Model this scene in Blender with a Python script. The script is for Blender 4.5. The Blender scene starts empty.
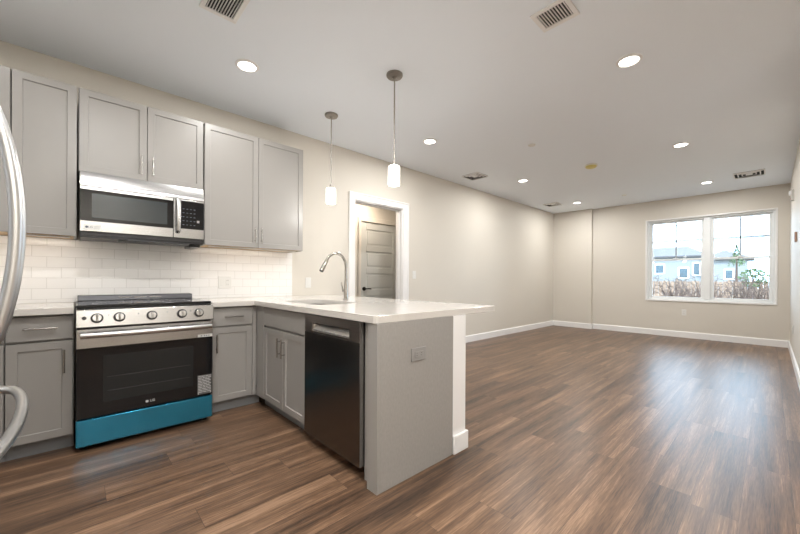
import bpy, bmesh, math, random
from mathutils import Vector, Matrix
PI = math.pi
S = bpy.context.scene
COL = S.collection
random.seed(7)

# ------------------------------------------------------------ camera, world, exposure
cd = bpy.data.cameras.new('camera')
cam = bpy.data.objects.new('camera', cd)
COL.objects.link(cam)
TH, F, CY, ROLL = 0.7526, 346.6688, 279.6519, 0.0055
cd.sensor_width = 36.0
cd.lens = 36.0 * F / 800.0
cd.shift_y = (CY - 267.0) / 800.0
cd.clip_start = 0.02
cam.matrix_world = (Matrix.Translation((0, -3.6554, 1.1005)) @ Matrix.Rotation(-TH, 4, 'Z')
                    @ Matrix.Rotation(PI / 2, 4, 'X') @ Matrix.Rotation(ROLL, 4, 'Z'))
S.camera = cam

W = bpy.data.worlds.new('sky')
S.world = W
W.use_nodes = True
nt = W.node_tree
bg = nt.nodes['Background']
SKY_STRENGTH = 7.0
g = nt.nodes.new('ShaderNodeTexCoord'); sx = nt.nodes.new('ShaderNodeSeparateXYZ')
rp = nt.nodes.new('ShaderNodeValToRGB')
nt.links.new(g.outputs['Generated'], sx.inputs[0]); nt.links.new(sx.outputs['Z'], rp.inputs[0])
rp.color_ramp.elements[0].position = 0.0; rp.color_ramp.elements[0].color = (0.52, 0.75, 1, 1)
rp.color_ramp.elements[1].position = 0.7; rp.color_ramp.elements[1].color = (0.70, 0.84, 1, 1)
nt.links.new(rp.outputs[0], bg.inputs[0]); bg.inputs[1].default_value = SKY_STRENGTH

sl = bpy.data.lights.new('sun', 'SUN'); sl.energy = 4.0; sl.angle = .01; sl.color = (1, .93, .84)
sun = bpy.data.objects.new('sun', sl); COL.objects.link(sun); sun.location = (-20, 0, 20)
sun.rotation_euler = Vector((.80, .25, -.55)).to_track_quat('-Z', 'Y').to_euler()

S.view_settings.view_transform = 'Standard'
S.view_settings.look = 'None'
S.view_settings.gamma = 1.0
S.view_settings.use_curve_mapping = False
S.view_settings.exposure = 0.33

LAMP_W = 17.5        # each recessed light
PEND_W = 3.5         # each pendant
WARM = (1.0, 0.99, 0.965)

H = 2.745
# ------------------------------------------------------------ materials
def mat(name, col, rough=0.5, metal=0.0, spec=0.5, emit=None, es=0.0, coat=0.0, noise=None, bump=None, aniso=None):
    m = bpy.data.materials.new(name); m.use_nodes = True
    t = m.node_tree; b = t.nodes['Principled BSDF']
    b.inputs['Base Color'].default_value = (*col, 1)
    b.inputs['Roughness'].default_value = rough
    b.inputs['Metallic'].default_value = metal
    b.inputs['Specular IOR Level'].default_value = spec
    b.inputs['Coat Weight'].default_value = coat
    if emit:
        b.inputs['Emission Color'].default_value = (*emit, 1); b.inputs['Emission Strength'].default_value = es
    if noise or bump:
        tc = t.nodes.new('ShaderNodeTexCoord'); mp = t.nodes.new('ShaderNodeMapping')
        t.links.new(tc.outputs['Object'], mp.inputs[0])
        n = t.nodes.new('ShaderNodeTexNoise'); n.inputs['Detail'].default_value = 4
        t.links.new(mp.outputs[0], n.inputs['Vector'])
    if noise:
        sc, amt, stretch = noise
        mp.inputs['Scale'].default_value = stretch; n.inputs['Scale'].default_value = sc
        r = t.nodes.new('ShaderNodeValToRGB')
        r.color_ramp.elements[0].position = .3; r.color_ramp.elements[1].position = .7
        r.color_ramp.elements[0].color = (*[c * (1 - amt) for c in col], 1)
        r.color_ramp.elements[1].color = (*[min(1, c * (1 + amt)) for c in col], 1)
        t.links.new(n.outputs['Fac'], r.inputs[0]); t.links.new(r.outputs[0], b.inputs['Base Color'])
    if bump:
        sc, st = bump
        if not noise: n.inputs['Scale'].default_value = sc
        bp = t.nodes.new('ShaderNodeBump'); bp.inputs['Strength'].default_value = st; bp.inputs['Distance'].default_value = .002
        t.links.new(n.outputs['Fac'], bp.inputs['Height']); t.links.new(bp.outputs[0], b.inputs['Normal'])
    return m

M = {}
M['wall'] = mat('warm_white_paint', (0.65, 0.61, 0.545), .55, bump=(60, .08), spec=.3)
M['ceil'] = mat('ceiling_paint', (0.86, 0.905, 0.96), .8, bump=(80, .05), spec=.2)
M['trim'] = mat('white_trim_paint', (0.82, 0.81, 0.80), .35)
M['grey'] = mat('grey_cabinet_paint', (0.30, 0.285, 0.268), .38, noise=(3, .02, (1, 1, 1)))
M['greypanel'] = mat('grey_end_panel', (0.30, 0.285, 0.268), .5, noise=(90, .05, (1, 1, .5)), bump=(90, .1))
M['toe'] = mat('toe_kick_grey', (0.24, 0.245, 0.25), .5, noise=(8, .03, (1, 1, 1)))
M['inside'] = mat('cabinet_underside_ply', (0.60, 0.42, 0.24), .6, noise=(6, .12, (1, 8, 1)))
M['quartz'] = mat('white_quartz', (0.58, 0.55, 0.515), .13, noise=(14, .03, (1, 1, 1)))
M['steel'] = mat('stainless_steel', (0.50, 0.495, 0.49), .27, 1.0, noise=(4, .05, (1, 1, 60)))
M['fsteel'] = mat('brushed_fridge_steel', (0.66, 0.66, 0.66), .3, 1.0)
M['dsteel'] = mat('dark_stainless', (0.17, 0.155, 0.145), .27, 1.0, noise=(4, .05, (1, 1, 40)))
M['dstrip'] = mat('dark_stainless_band', (0.30, 0.27, 0.25), .3, 1.0, noise=(4, .05, (1, 1, 40)))
M['nickel'] = mat('brushed_nickel', (0.46, 0.44, 0.42), .25, 1.0)
M['pnickel'] = mat('satin_nickel_pendant', (0.30, 0.275, 0.25), .3, 1.0)
M['chrome'] = mat('polished_nickel', (0.52, 0.50, 0.47), .1, 1.0)
M['black'] = mat('black_enamel', (0.012, 0.012, 0.014), .3)
M['bglass'] = mat('black_oven_glass', (0.008, 0.008, 0.009), .05, spec=.4)
M['mwglass'] = mat('microwave_screen_glass', (0.035, 0.042, 0.046), .12, spec=.6)
M['dgrey'] = mat('dark_grey_metal', (0.08, 0.08, 0.085), .4, .6)
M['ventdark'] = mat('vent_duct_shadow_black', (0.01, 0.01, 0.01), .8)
M['blue'] = mat('blue_protective_film', (0.03, 0.30, 0.50), .2, .8, coat=.6, noise=(2.2, .35, (1, 1, .4)))
M['plastic'] = mat('white_plastic', (0.73, 0.72, 0.69), .35)
M['greyplastic'] = mat('grey_plastic', (0.27, 0.26, 0.25), .4)
M['slot'] = mat('socket_slot', (0.03, 0.03, 0.03), .6)
M['sticker'] = mat('white_sticker', (0.75, 0.75, 0.72), .5)
M['ink'] = mat('sticker_ink', (0.12, 0.13, 0.16), .6)
M['inklight'] = mat('pale_print', (0.45, 0.45, 0.45), .5)
M['door'] = mat('grey_door_paint', (0.52, 0.53, 0.51), .45)
M['bronze'] = mat('dark_door_hardware', (0.03, 0.027, 0.025), .35, .7)
M['vinyl'] = mat('white_vinyl', (0.80, 0.82, 0.82), .4)
M['muntin'] = mat('window_grille_grey', (0.34, 0.36, 0.36), .5)
M['yellow'] = mat('yellow_dust_cover', (0.66, 0.56, 0.20), .45)
M['led'] = mat('lit_diffuser', (0.9, 0.9, 0.9), .5, emit=(1, .95, .87), es=9)
M['shade'] = mat('lit_opal_glass', (0.9, 0.9, 0.88), .3, emit=(1, .94, .86), es=5)
M['red'] = mat('red_lettering', (0.5, 0.05, 0.03), .5)
M['siding'] = None

# floor planks
def floor_mat():
    m = bpy.data.materials.new('vinyl_plank_floor'); m.use_nodes = True
    t = m.node_tree; N = t.nodes; L = t.links; b = N['Principled BSDF']
    tc = N.new('ShaderNodeTexCoord')
    br = N.new('ShaderNodeTexBrick'); br.offset = 0
    br.inputs['Color1'].default_value = (0, 0, 0, 1); br.inputs['Color2'].default_value = (1, 1, 1, 1)
    br.inputs['Mortar'].default_value = (.5, .5, .5, 1)
    br.inputs['Scale'].default_value = 1; br.inputs['Mortar Size'].default_value = .0008
    br.inputs['Brick Width'].default_value = 1.22; br.inputs['Row Height'].default_value = .178
    sp = N.new('ShaderNodeSeparateXYZ'); L.new(tc.outputs['Object'], sp.inputs[0])
    dv = N.new('ShaderNodeMath'); dv.operation = 'DIVIDE'; L.new(sp.outputs['Y'], dv.inputs[0]); dv.inputs[1].default_value = .178
    fl = N.new('ShaderNodeMath'); fl.operation = 'FLOOR'; L.new(dv.outputs[0], fl.inputs[0])
    wn = N.new('ShaderNodeTexWhiteNoise'); wn.noise_dimensions = '1D'; L.new(fl.outputs[0], wn.inputs['W'])
    ma = N.new('ShaderNodeMath'); ma.operation = 'MULTIPLY_ADD'; L.new(wn.outputs['Value'], ma.inputs[0]); ma.inputs[1].default_value = 1.22; L.new(sp.outputs['X'], ma.inputs[2])
    cbx = N.new('ShaderNodeCombineXYZ'); L.new(ma.outputs[0], cbx.inputs['X']); L.new(sp.outputs['Y'], cbx.inputs['Y'])
    L.new(cbx.outputs[0], br.inputs['Vector'])
    # grain
    ad = N.new('ShaderNodeVectorMath'); ad.operation = 'MULTIPLY_ADD'
    L.new(br.outputs['Color'], ad.inputs[0]); ad.inputs[1].default_value = (7, 13, 5); L.new(tc.outputs['Object'], ad.inputs[2])
    mp = N.new('ShaderNodeMapping'); mp.inputs['Scale'].default_value = (.5, 12, 1); L.new(ad.outputs[0], mp.inputs[0])
    n1 = N.new('ShaderNodeTexNoise'); n1.inputs['Scale'].default_value = 1.5; n1.inputs['Detail'].default_value = 5; n1.inputs['Roughness'].default_value = .6
    n1.inputs['Distortion'].default_value = .25
    L.new(mp.outputs[0], n1.inputs['Vector'])
    mp2 = N.new('ShaderNodeMapping'); mp2.inputs['Scale'].default_value = (2, 60, 1); L.new(ad.outputs[0], mp2.inputs[0])
    n2 = N.new('ShaderNodeTexNoise'); n2.inputs['Scale'].default_value = 2; n2.inputs['Detail'].default_value = 3; L.new(mp2.outputs[0], n2.inputs['Vector'])
    mp3 = N.new('ShaderNodeMapping'); mp3.inputs['Scale'].default_value = (.45, 6, 1); L.new(ad.outputs[0], mp3.inputs[0])
    n3 = N.new('ShaderNodeTexNoise'); n3.inputs['Scale'].default_value = 1.7; n3.inputs['Detail'].default_value = 2; L.new(mp3.outputs[0], n3.inputs['Vector'])
    def math_(op, a, bb):
        x = N.new('ShaderNodeMath'); x.operation = op
        for i, v in enumerate((a, bb)):
            if isinstance(v, (int, float)): x.inputs[i].default_value = v
            else: L.new(v, x.inputs[i])
        return x.outputs[0]
    s = math_('ADD', math_('MULTIPLY', n1.outputs['Fac'], .50), math_('MULTIPLY', n2.outputs['Fac'], .32))
    s = math_('ADD', s, math_('MULTIPLY', n3.outputs['Fac'], .34))
    mp4 = N.new('ShaderNodeMapping'); mp4.inputs['Scale'].default_value = (7, 170, 1); L.new(ad.outputs[0], mp4.inputs[0])
    n4 = N.new('ShaderNodeTexNoise'); n4.inputs['Scale'].default_value = 2; n4.inputs['Detail'].default_value = 3; L.new(mp4.outputs[0], n4.inputs['Vector'])
    s = math_('ADD', s, math_('MULTIPLY', math_('SUBTRACT', n4.outputs['Fac'], .5), .30))
    s = math_('ADD', s, math_('MULTIPLY', br.outputs['Color'], .07))
    r = N.new('ShaderNodeValToRGB'); L.new(s, r.inputs[0])
    e = r.color_ramp.elements
    e[0].position = .44; e[0].color = (0.032, 0.021, 0.015, 1)
    e[1].position = .78; e[1].color = (0.29, 0.180, 0.112, 1)
    q = e.new(.56); q.color = (0.098, 0.057, 0.035, 1)
    q = e.new(.68); q.color = (0.170, 0.099, 0.059, 1)
    mx = N.new('ShaderNodeMixRGB'); mx.blend_type = 'MIX'; L.new(br.outputs['Fac'], mx.inputs[0]); L.new(r.outputs[0], mx.inputs[1])
    mx.inputs[2].default_value = (0.05, 0.032, 0.022, 1)
    L.new(mx.outputs[0], b.inputs['Base Color'])
    rr = N.new('ShaderNodeMapRange'); L.new(n2.outputs['Fac'], rr.inputs[0]); rr.inputs[3].default_value = .27; rr.inputs[4].default_value = .42
    L.new(rr.outputs[0], b.inputs['Roughness'])
    b.inputs['Specular IOR Level'].default_value = .4
    bp = N.new('ShaderNodeBump'); bp.inputs['Strength'].default_value = .12; bp.inputs['Distance'].default_value = .002
    L.new(math_('SUBTRACT', n2.outputs['Fac'], br.outputs['Fac']), bp.inputs['Height']); L.new(bp.outputs[0], b.inputs['Normal'])
    return m
M['floor'] = floor_mat()

def tile_mat():
    m = bpy.data.materials.new('white_subway_tile'); m.use_nodes = True
    t = m.node_tree; N = t.nodes; L = t.links; b = N['Principled BSDF']
    tc = N.new('ShaderNodeTexCoord'); sp = N.new('ShaderNodeSeparateXYZ'); cb = N.new('ShaderNodeCombineXYZ')
    L.new(tc.outputs['Object'], sp.inputs[0]); L.new(sp.outputs['X'], cb.inputs['X']); L.new(sp.outputs['Z'], cb.inputs['Y'])
    br = N.new('ShaderNodeTexBrick'); L.new(cb.outputs[0], br.inputs['Vector'])
    br.inputs['Scale'].default_value = 1; br.inputs['Mortar Size'].default_value = .0018; br.inputs['Mortar Smooth'].default_value = .3
    br.inputs['Brick Width'].default_value = .1545; br.inputs['Row Height'].default_value = .0785
    br.inputs['Color1'].default_value = (.82, .805, .785, 1); br.inputs['Color2'].default_value = (.85, .835, .815, 1)
    br.inputs['Mortar'].default_value = (.66, .645, .62, 1)
    L.new(br.outputs['Color'], b.inputs['Base Color']); b.inputs['Roughness'].default_value = .16
    bp = N.new('ShaderNodeBump'); bp.inputs['Strength'].default_value = .5; bp.inputs['Distance'].default_value = .002; bp.invert = True
    L.new(br.outputs['Fac'], bp.inputs['Height']); L.new(bp.outputs[0], b.inputs['Normal'])
    return m
M['tile'] = tile_mat()

def siding_mat(name, col):
    m = bpy.data.materials.new(name); m.use_nodes = True
    t = m.node_tree; N = t.nodes; L = t.links; b = N['Principled BSDF']
    tc = N.new('ShaderNodeTexCoord'); w = N.new('ShaderNodeTexWave'); w.bands_direction = 'Z'; w.wave_profile = 'SAW'
    w.inputs['Scale'].default_value = 1.6; L.new(tc.outputs['Object'], w.inputs['Vector'])
    r = N.new('ShaderNodeValToRGB'); L.new(w.outputs['Fac'], r.inputs[0])
    r.color_ramp.elements[0].position = 0; r.color_ramp.elements[0].color = (*[c * .8 for c in col], 1)
    r.color_ramp.elements[1].position = .25; r.color_ramp.elements[1].color = (*col, 1)
    L.new(r.outputs[0], b.inputs['Base Color']); b.inputs['Roughness'].default_value = .8
    return m

def glass_mat():
    m = bpy.data.materials.new('clear_window_glass'); m.use_nodes = True
    t = m.node_tree; N = t.nodes; L = t.links
    for n in list(N): N.remove(n)
    o = N.new('ShaderNodeOutputMaterial'); mx = N.new('ShaderNodeMixShader'); tr = N.new('ShaderNodeBsdfTransparent'); gl = N.new('ShaderNodeBsdfGlossy')
    fr = N.new('ShaderNodeFresnel'); fr.inputs['IOR'].default_value = 1.45
    tr.inputs[0].default_value = (.95, .97, .97, 1); gl.inputs['Roughness'].default_value = .02
    L.new(fr.outputs[0], mx.inputs[0]); L.new(tr.outputs[0], mx.inputs[1]); L.new(gl.outputs[0], mx.inputs[2]); L.new(mx.outputs[0], o.inputs[0])
    return m
M['glass'] = glass_mat()

# ------------------------------------------------------------ mesh helpers
class MB:
    def __init__(s): s.bm = bmesh.new()
    def box(s, x0, x1, y0, y1, z0, z1):
        v = [s.bm.verts.new((x, y, z)) for z in (z0, z1) for x, y in ((x0, y0), (x1, y0), (x1, y1), (x0, y1))]
        fs = [(3, 2, 1, 0), (4, 5, 6, 7), (0, 1, 5, 4), (1, 2, 6, 5), (2, 3, 7, 6), (3, 0, 4, 7)]
        return [s.bm.faces.new([v[i] for i in f]) for f in fs]    # index 2 is the -Y face
    def cyl(s, a, b, r, n=20, r2=None, cap=True):
        a = Vector(a); b = Vector(b); r2 = r if r2 is None else r2
        d = (b - a).normalized(); q = d.to_track_quat('Z', 'Y')
        A = [s.bm.verts.new(a + q @ Vector((r * math.cos(2 * PI * i / n), r * math.sin(2 * PI * i / n), 0))) for i in range(n)]
        B = [s.bm.verts.new(b + q @ Vector((r2 * math.cos(2 * PI * i / n), r2 * math.sin(2 * PI * i / n), 0))) for i in range(n)]
        for i in range(n): s.bm.faces.new((A[i], A[(i + 1) % n], B[(i + 1) % n], B[i]))
        if cap: s.bm.faces.new(A[::-1]); s.bm.faces.new(B)
        return s
    def tube(s, pts, r, n=12, rads=None, sq=1.0):
        pts = [Vector(p) for p in pts]; rings = []
        up = None
        for i, p in enumerate(pts):
            d = (pts[min(i + 1, len(pts) - 1)] - pts[max(i - 1, 0)]).normalized()
            if up is None:
                up = Vector((0, 0, 1)) if abs(d.z) < .9 else Vector((1, 0, 0))
            sd = d.cross(up).normalized(); up = sd.cross(d).normalized()
            rr = rads[i] if rads else r
            rings.append([s.bm.verts.new(p + sd * rr * math.cos(2 * PI * k / n) + up * rr * sq * math.sin(2 * PI * k / n)) for k in range(n)])
        for a, b in zip(rings, rings[1:]):
            for k in range(n): s.bm.faces.new((a[k], a[(k + 1) % n], b[(k + 1) % n], b[k]))
        s.bm.faces.new(rings[0][::-1]); s.bm.faces.new(rings[-1])
        return s
    def lathe(s, prof, c=(0, 0, 0), n=32):
        c = Vector(c); R = []
        for r, z in prof:
            R.append([s.bm.verts.new(c + Vector((max(r, 1e-4) * math.cos(2 * PI * k / n), max(r, 1e-4) * math.sin(2 * PI * k / n), z))) for k in range(n)])
        for a, b in zip(R, R[1:]):
            for k in range(n): s.bm.faces.new((a[k], a[(k + 1) % n], b[(k + 1) % n], b[k]))
        s.bm.faces.new(R[0][::-1]); s.bm.faces.new(R[-1])
        return s
    def prism(s, poly, axis, a, b):
        """poly: 2-D outline; axis 'X': (y,z) outline swept x a..b, 'Y': (x,z), 'Z': (x,y)"""
        def P(u, v, w): return {'X': (w, u, v), 'Y': (u, w, v), 'Z': (u, v, w)}[axis]
        A = [s.bm.verts.new(P(u, v, a)) for u, v in poly]; B = [s.bm.verts.new(P(u, v, b)) for u, v in poly]
        n = len(poly)
        for i in range(n): s.bm.faces.new((A[i], A[(i + 1) % n], B[(i + 1) % n], B[i]))
        s.bm.faces.new(A[::-1]); s.bm.faces.new(B)
        return s
    def build(s, name, m, parent=None, bevel=0, seg=2, smooth=True):
        bmesh.ops.recalc_face_normals(s.bm, faces=s.bm.faces[:])
        me = bpy.data.meshes.new(name); s.bm.to_mesh(me); s.bm.free()
        if m: me.materials.append(M[m] if isinstance(m, str) else m)
        o = bpy.data.objects.new(name, me); COL.objects.link(o)
        if parent: o.parent = parent
        if smooth:
            me.shade_smooth(); me.set_sharp_from_angle(angle=math.radians(35))
        if bevel:
            b = o.modifiers.new('bevel', 'BEVEL'); b.width = bevel; b.segments = seg; b.limit_method = 'ANGLE'; b.angle_limit = math.radians(40)
            b.harden_normals = False
        return o

def tag(o, label, cat, group=None, kind=None):
    if label: o['label'] = label
    if cat: o['category'] = cat
    if group: o['group'] = group
    if kind: o['kind'] = kind
    return o
def thing(name, loc, rz, label, cat, group=None):
    o = bpy.data.objects.new(name, None); COL.objects.link(o)
    o.location = loc; o.rotation_euler = (0, 0, rz); o.empty_display_size = .1
    return tag(o, label, cat, group)
def struct(o):
    o['kind'] = 'structure'; return o
def box(name, m, b, parent=None, bevel=0):
    k = MB(); k.box(*b); return k.build(name, m, parent, bevel)
def text(name, body, size, loc, rot, m, parent, ext=.0004):
    c = bpy.data.curves.new(name, 'FONT'); c.body = body; c.size = size; c.extrude = ext; c.align_x = 'CENTER'; c.align_y = 'CENTER'
    t = bpy.data.objects.new(name, c); COL.objects.link(t)
    me = bpy.data.meshes.new_from_object(t); bpy.data.objects.remove(t)
    me.materials.clear(); me.materials.append(M[m])
    o = bpy.data.objects.new(name, me); COL.objects.link(o); o.parent = parent; o.location = loc; o.rotation_euler = rot
    return o

# ------------------------------------------------------------ the room
XL, XW, YR, YB, XS = -0.99, 8.69, -3.88, -5.2, 3.2     # left wall, window wall, right wall, wall behind, where the right wall starts
T = .13
struct(box('floor', 'floor', (XL, XW, YB, 0, -.05, 0)))
struct(box('floor_hall', 'floor', (1.6, 5.4, 0, 1.0, -.05, 0)))
struct(box('ceiling', 'ceil', (XL - .1, XW + .2, YB - .1, T, H, H + .08)))
struct(box('ceiling_hall', 'ceil', (1.5, 5.5, T, 1.1, 2.44, 2.5)))
# kitchen wall with doorway
DX0, DX1, DZ = 2.612, 3.475, 2.13
k = MB(); k.box(XL - .1, DX0, 0, T, 0, H); k.box(DX1, XW + .2, 0, T, 0, H); k.box(DX0, DX1, 0, T, DZ, H)
struct(k.build('wall_kitchen', 'wall', smooth=False))
struct(box('wall_left', 'wall', (XL - .1, XL, YB, 0, 0, H)))
struct(box('wall_behind', 'wall', (XL - .1, XS + .1, YB - .1, YB, 0, H)))
k = MB(); k.box(XS, XW + .2, YR - .1, YR, 0, H); k.box(XS, XS + .1, YB, YR - .1, 0, H)
struct(k.build('wall_right', 'wall', smooth=False))
WY0, WY1, WZ0, WZ1 = -3.73, -1.885, .715, 2.345
k = MB()
k.box(XW, XW + .2, YR, WY0, 0, H); k.box(XW, XW + .2, WY1, 0, 0, H)
k.box(XW, XW + .2, WY0, WY1, 0, WZ0); k.box(XW, XW + .2, WY0, WY1, WZ1, H)
struct(k.build('wall_window', 'wall', smooth=False))
struct(box('wall_corner_chase', 'wall', (8.60, XW, -.865, 0, 0, H)))
# hall beyond the doorway
struct(box('wall_hall', 'wall', (1.5, 5.5, .86, .96, 0, 2.44)))
k = MB(); k.box(1.5, 1.6, T, .86, 0, 2.44); k.box(5.4, 5.5, T, .86, 0, 2.44); struct(k.build('wall_hall_end', 'wall', smooth=False))

# pony wall behind the peninsula cabinets
PX0, PX1, PYE = 1.742, 1.872, -2.29
struct(box('wall_peninsula', 'trim', (PX0, PX1, PYE, 0, 0, .874)))

# baseboards
BH, BT = .118, .016
def base_profile(): return [(0, 0), (-BT, 0), (-BT, BH - .012), (-BT * .35, BH), (0, BH)]
def baseboard(name, p0, p1, nrm):
    """straight run from p0 to p1; nrm points into the room"""
    p0 = Vector((*p0, 0)); p1 = Vector((*p1, 0)); n = Vector((*nrm, 0)); k = MB()
    A = [k.bm.verts.new(p0 - n * u + Vector((0, 0, z))) for u, z in base_profile()]
    B = [k.bm.verts.new(p1 - n * u + Vector((0, 0, z))) for u, z in base_profile()]
    m = len(A)
    for i in range(m): k.bm.faces.new((A[i], A[(i + 1) % m], B[(i + 1) % m], B[i]))
    k.bm.faces.new(A[::-1]); k.bm.faces.new(B)
    return struct(k.build(name, 'trim', smooth=False))
baseboard('baseboard_kitchen', (1.873, 0), (2.53, 0), (0, -1))
baseboard('baseboard_living', (3.575, 0), (8.60, 0), (0, -1))
baseboard('baseboard_chase', (8.60, -.016), (8.60, -.865 - BT), (-1, 0))
baseboard('baseboard_chase_side', (8.60, -.865), (XW, -.865), (0, -1))
baseboard('baseboard_window', (XW, -.881), (XW, YR), (-1, 0))
baseboard('baseboard_right', (4.56, YR), (XW - .016, YR), (0, 1))
baseboard('baseboard_right_near', (XS, YR), (3.445, YR), (0, 1))
baseboard('baseboard_hall', (1.6, .86), (2.37, .86), (0, -1))
# peninsula end: boxed baseboard that wraps the pony wall end
k = MB()
k.prism([(PX0 - .004, PYE - BT), (PX1 + BT, PYE - BT), (PX1 + BT, -BT), (PX1, -BT), (PX1, PYE), (PX0 - .004, PYE)], 'Z', 0, BH)
struct(k.build('baseboard_peninsula', 'trim', bevel=.006))

# doorway casing
k = MB(); cw = .085
k.box(DX0 - cw, DX0 + .006, -.018, 0, 0, DZ + cw); k.box(DX1 - .006, DX1 + cw + .015, -.018, 0, 0, DZ + cw); k.box(DX0 + .006, DX1 - .006, -.018, 0, DZ - .006, DZ + cw)
k.box(DX0 - cw - .004, DX0 - cw + .016, -.024, 0, 0, DZ + cw + .004); k.box(DX1 + cw, DX1 + cw + .02, -.024, 0, 0, DZ + cw + .004); k.box(DX0 - cw + .016, DX1 + cw, -.024, 0, DZ + cw - .016, DZ + cw + .004)
k.box(DX0, DX0 + .02, 0, T, 0, DZ - .02); k.box(DX1 - .02, DX1, 0, T, 0, DZ - .02); k.box(DX0, DX1, 0, T, DZ - .02, DZ)
k.box(DX0 + .02, DX0 + .032, .05, .09, 0, DZ - .02); k.box(DX1 - .032, DX1 - .02, .05, .09, 0, DZ - .02); k.box(DX0 + .02, DX1 - .02, .05, .09, DZ - .032, DZ - .02)
struct(k.build('trim_1', 'trim', bevel=.003))

# hall doors
def hall_door(name, x0, x1, y, handle_left, casing=True):
    h = 2.03; root = struct(thing(name, (x0, y, 0), 0, None, None))
    w = x1 - x0; k = MB(); st = .11
    k.box(0, w, -.022, -.004, .012, h)                       # recessed field
    k.box(0, st, -.032, -.0, .012, h); k.box(w - st, w, -.032, 0, .012, h)
    z = .012; rails = [(.012, .22)]; ph = (h - .22 - .115 - 4 * .095) / 5
    zz = .22
    for i in range(5):
        a = zz; zz += ph; rails.append((zz, zz + (.115 if i == 4 else .095))); zz += .095
    for a, b in rails: k.box(st, w - st, -.032, 0, a, min(b, h))
    zz = .22
    for i in range(5):
        k.box(st + .03, w - st - .03, -.028, -.006, zz + .03, zz + ph - .03); zz += ph + .095
    k.build('door_panel', 'door', root, bevel=.004)
    c = MB(); cw = .07
    c.box(-cw - .008, -.004, -.05, 0, 0, h + cw + .01); c.box(w + .004, w + cw + .008, -.05, 0, 0, h + cw + .01); c.box(-.004, w + .004, -.05, 0, h + .006, h + cw + .01)
    c.build('door_casing', 'wall', root, bevel=.003)
    hx = .065 if handle_left else w - .065; d = 1 if handle_left else -1
    q = MB(); q.cyl((hx, -.032, .95), (hx, -.045, .95), .032); q.cyl((hx, -.045, .95), (hx, -.075, .95), .011)
    q.tube([(hx - d * .008, -.08, .95), (hx + d * .05, -.082, .952), (hx + d * .115, -.076, .948)], .009)
    q.build('door_handle', 'bronze', root)
    for z in (.2, 1.0, 1.85):
        hxx = w - .004 if handle_left else .004
        q = MB(); q.cyl((hxx, -.036, z - .045), (hxx, -.036, z + .045), .009); q.box(hxx - .02, hxx + .0, -.0345, -.032, z - .045, z + .045)
        q.build('hinge', 'bronze', root)
hall_door('door_1', 3.335, 4.135, .86, True)
hall_door('door_2', 2.42, 3.2, .86, False)

# right wall door casing at the picture's right edge
k = MB(); k.box(4.47, 4.555, YR, YR + .02, 0, 2.13); k.box(3.45, 3.535, YR, YR + .02, 0, 2.13); k.box(3.535, 4.47, YR, YR + .02, 2.045, 2.13)
struct(k.build('trim_2', 'trim', bevel=.003))
k = MB(); k.box(3.54, 4.465, YR, YR + .008, .01, 2.04)
for i in range(5):
    k.box(3.66, 4.345, YR + .0, YR + .014, .24 + i * .36, .24 + i * .36 + .27)
dd = struct(k.build('door_3', 'trim', bevel=.002))
q = MB(); q.cyl((3.61, YR + .008, 1.0), (3.61, YR + .05, 1.0), .011); q.cyl((3.61, YR + .008, 1.0), (3.61, YR + .02, 1.0), .03); q.tube([(3.605, YR + .05, 1), (3.71, YR + .05, 1)], .009)
q.build('door_handle', 'bronze', dd)

# window: two double-hung units in one frame
win = struct(thing('window_1', (XW, 0, 0), 0, None, None))
k = MB()
x0, x1 = .05, .15
zb, zt = WZ0, WZ1
k.box(x0, x1, WY1 - .05, WY1, zb, zt); k.box(x0, x1, WY0, WY0 + .045, zb, zt)
k.box(x0, x1, WY0 + .045, WY1 - .05, zt - .04, zt); k.box(x0, x1, WY0 + .045, WY1 - .05, zb, zb + .04)
k.box(x0 - .01, x1, -2.885, -2.79, zb + .04, zt - .04)
k.build('window_frame', 'vinyl', win, bevel=.004)
k = MB()   # drywall-return liner and sill
k.box(-.006, .05, WY1 - .012, WY1 + .012, zb - .012, zt + .012); k.box(-.006, .05, WY0 - .012, WY0 + .012, zb - .012, zt + .012)
k.box(-.006, .05, WY0 + .012, WY1 - .012, zt - .012, zt + .012); k.box(-.016, .05, WY0 + .012, WY1 - .012, zb - .016, zb + .012)
k.build('window_casing', 'trim', win, bevel=.002)
for (a, b) in ((-2.79, WY1 - .05), (WY0 + .045, -2.885)):
    for lo, hi, xo in ((1.515, zt - .04, .105), (zb + .04, 1.55, .07)):
        s = MB(); st = .045
        s.box(xo, xo + .03, a, a + st, lo, hi); s.box(xo, xo + .03, b - st, b, lo, hi)
        s.box(xo, xo + .03, a + st, b - st, hi - .035, hi); s.box(xo, xo + .03, a + st, b - st, lo, lo + .035)
        so = s.build('sash', 'vinyl', win, bevel=.003)
        box('glass_pane', 'glass', (xo + .012, xo + .018, a + st, b - st, lo + .035, hi - .035), so)
        if lo > 1:
            m = MB(); yc = (a + b) / 2; zc = (lo + hi) / 2 + .0
            m.box(xo, xo + .010, yc - .011, yc + .011, lo + .035, hi - .035); m.box(xo, xo + .010, a + st, b - st, zc - .011, zc + .011)
            m.build('grille', 'muntin', so)
        else:
            m = MB(); yc = (a + b) / 2; m.box(xo - .015, xo, yc - .04, yc + .04, 1.545, 1.56); m.cyl((xo - .01, yc, 1.55), (xo - .01, yc, 1.572), .012)
            m.build('sash_lock', 'vinyl', so)
ld = bpy.data.lights.new('window_portal', 'AREA'); ld.shape = 'RECTANGLE'; ld.size = 1.9; ld.size_y = 1.7; ld.cycles.is_portal = True
lo = bpy.data.objects.new('window_portal', ld); COL.objects.link(lo); lo.location = (XW + .25, (WY0 + WY1) / 2, 1.53); lo.rotation_euler = (PI / 2, 0, PI / 2)

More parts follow.
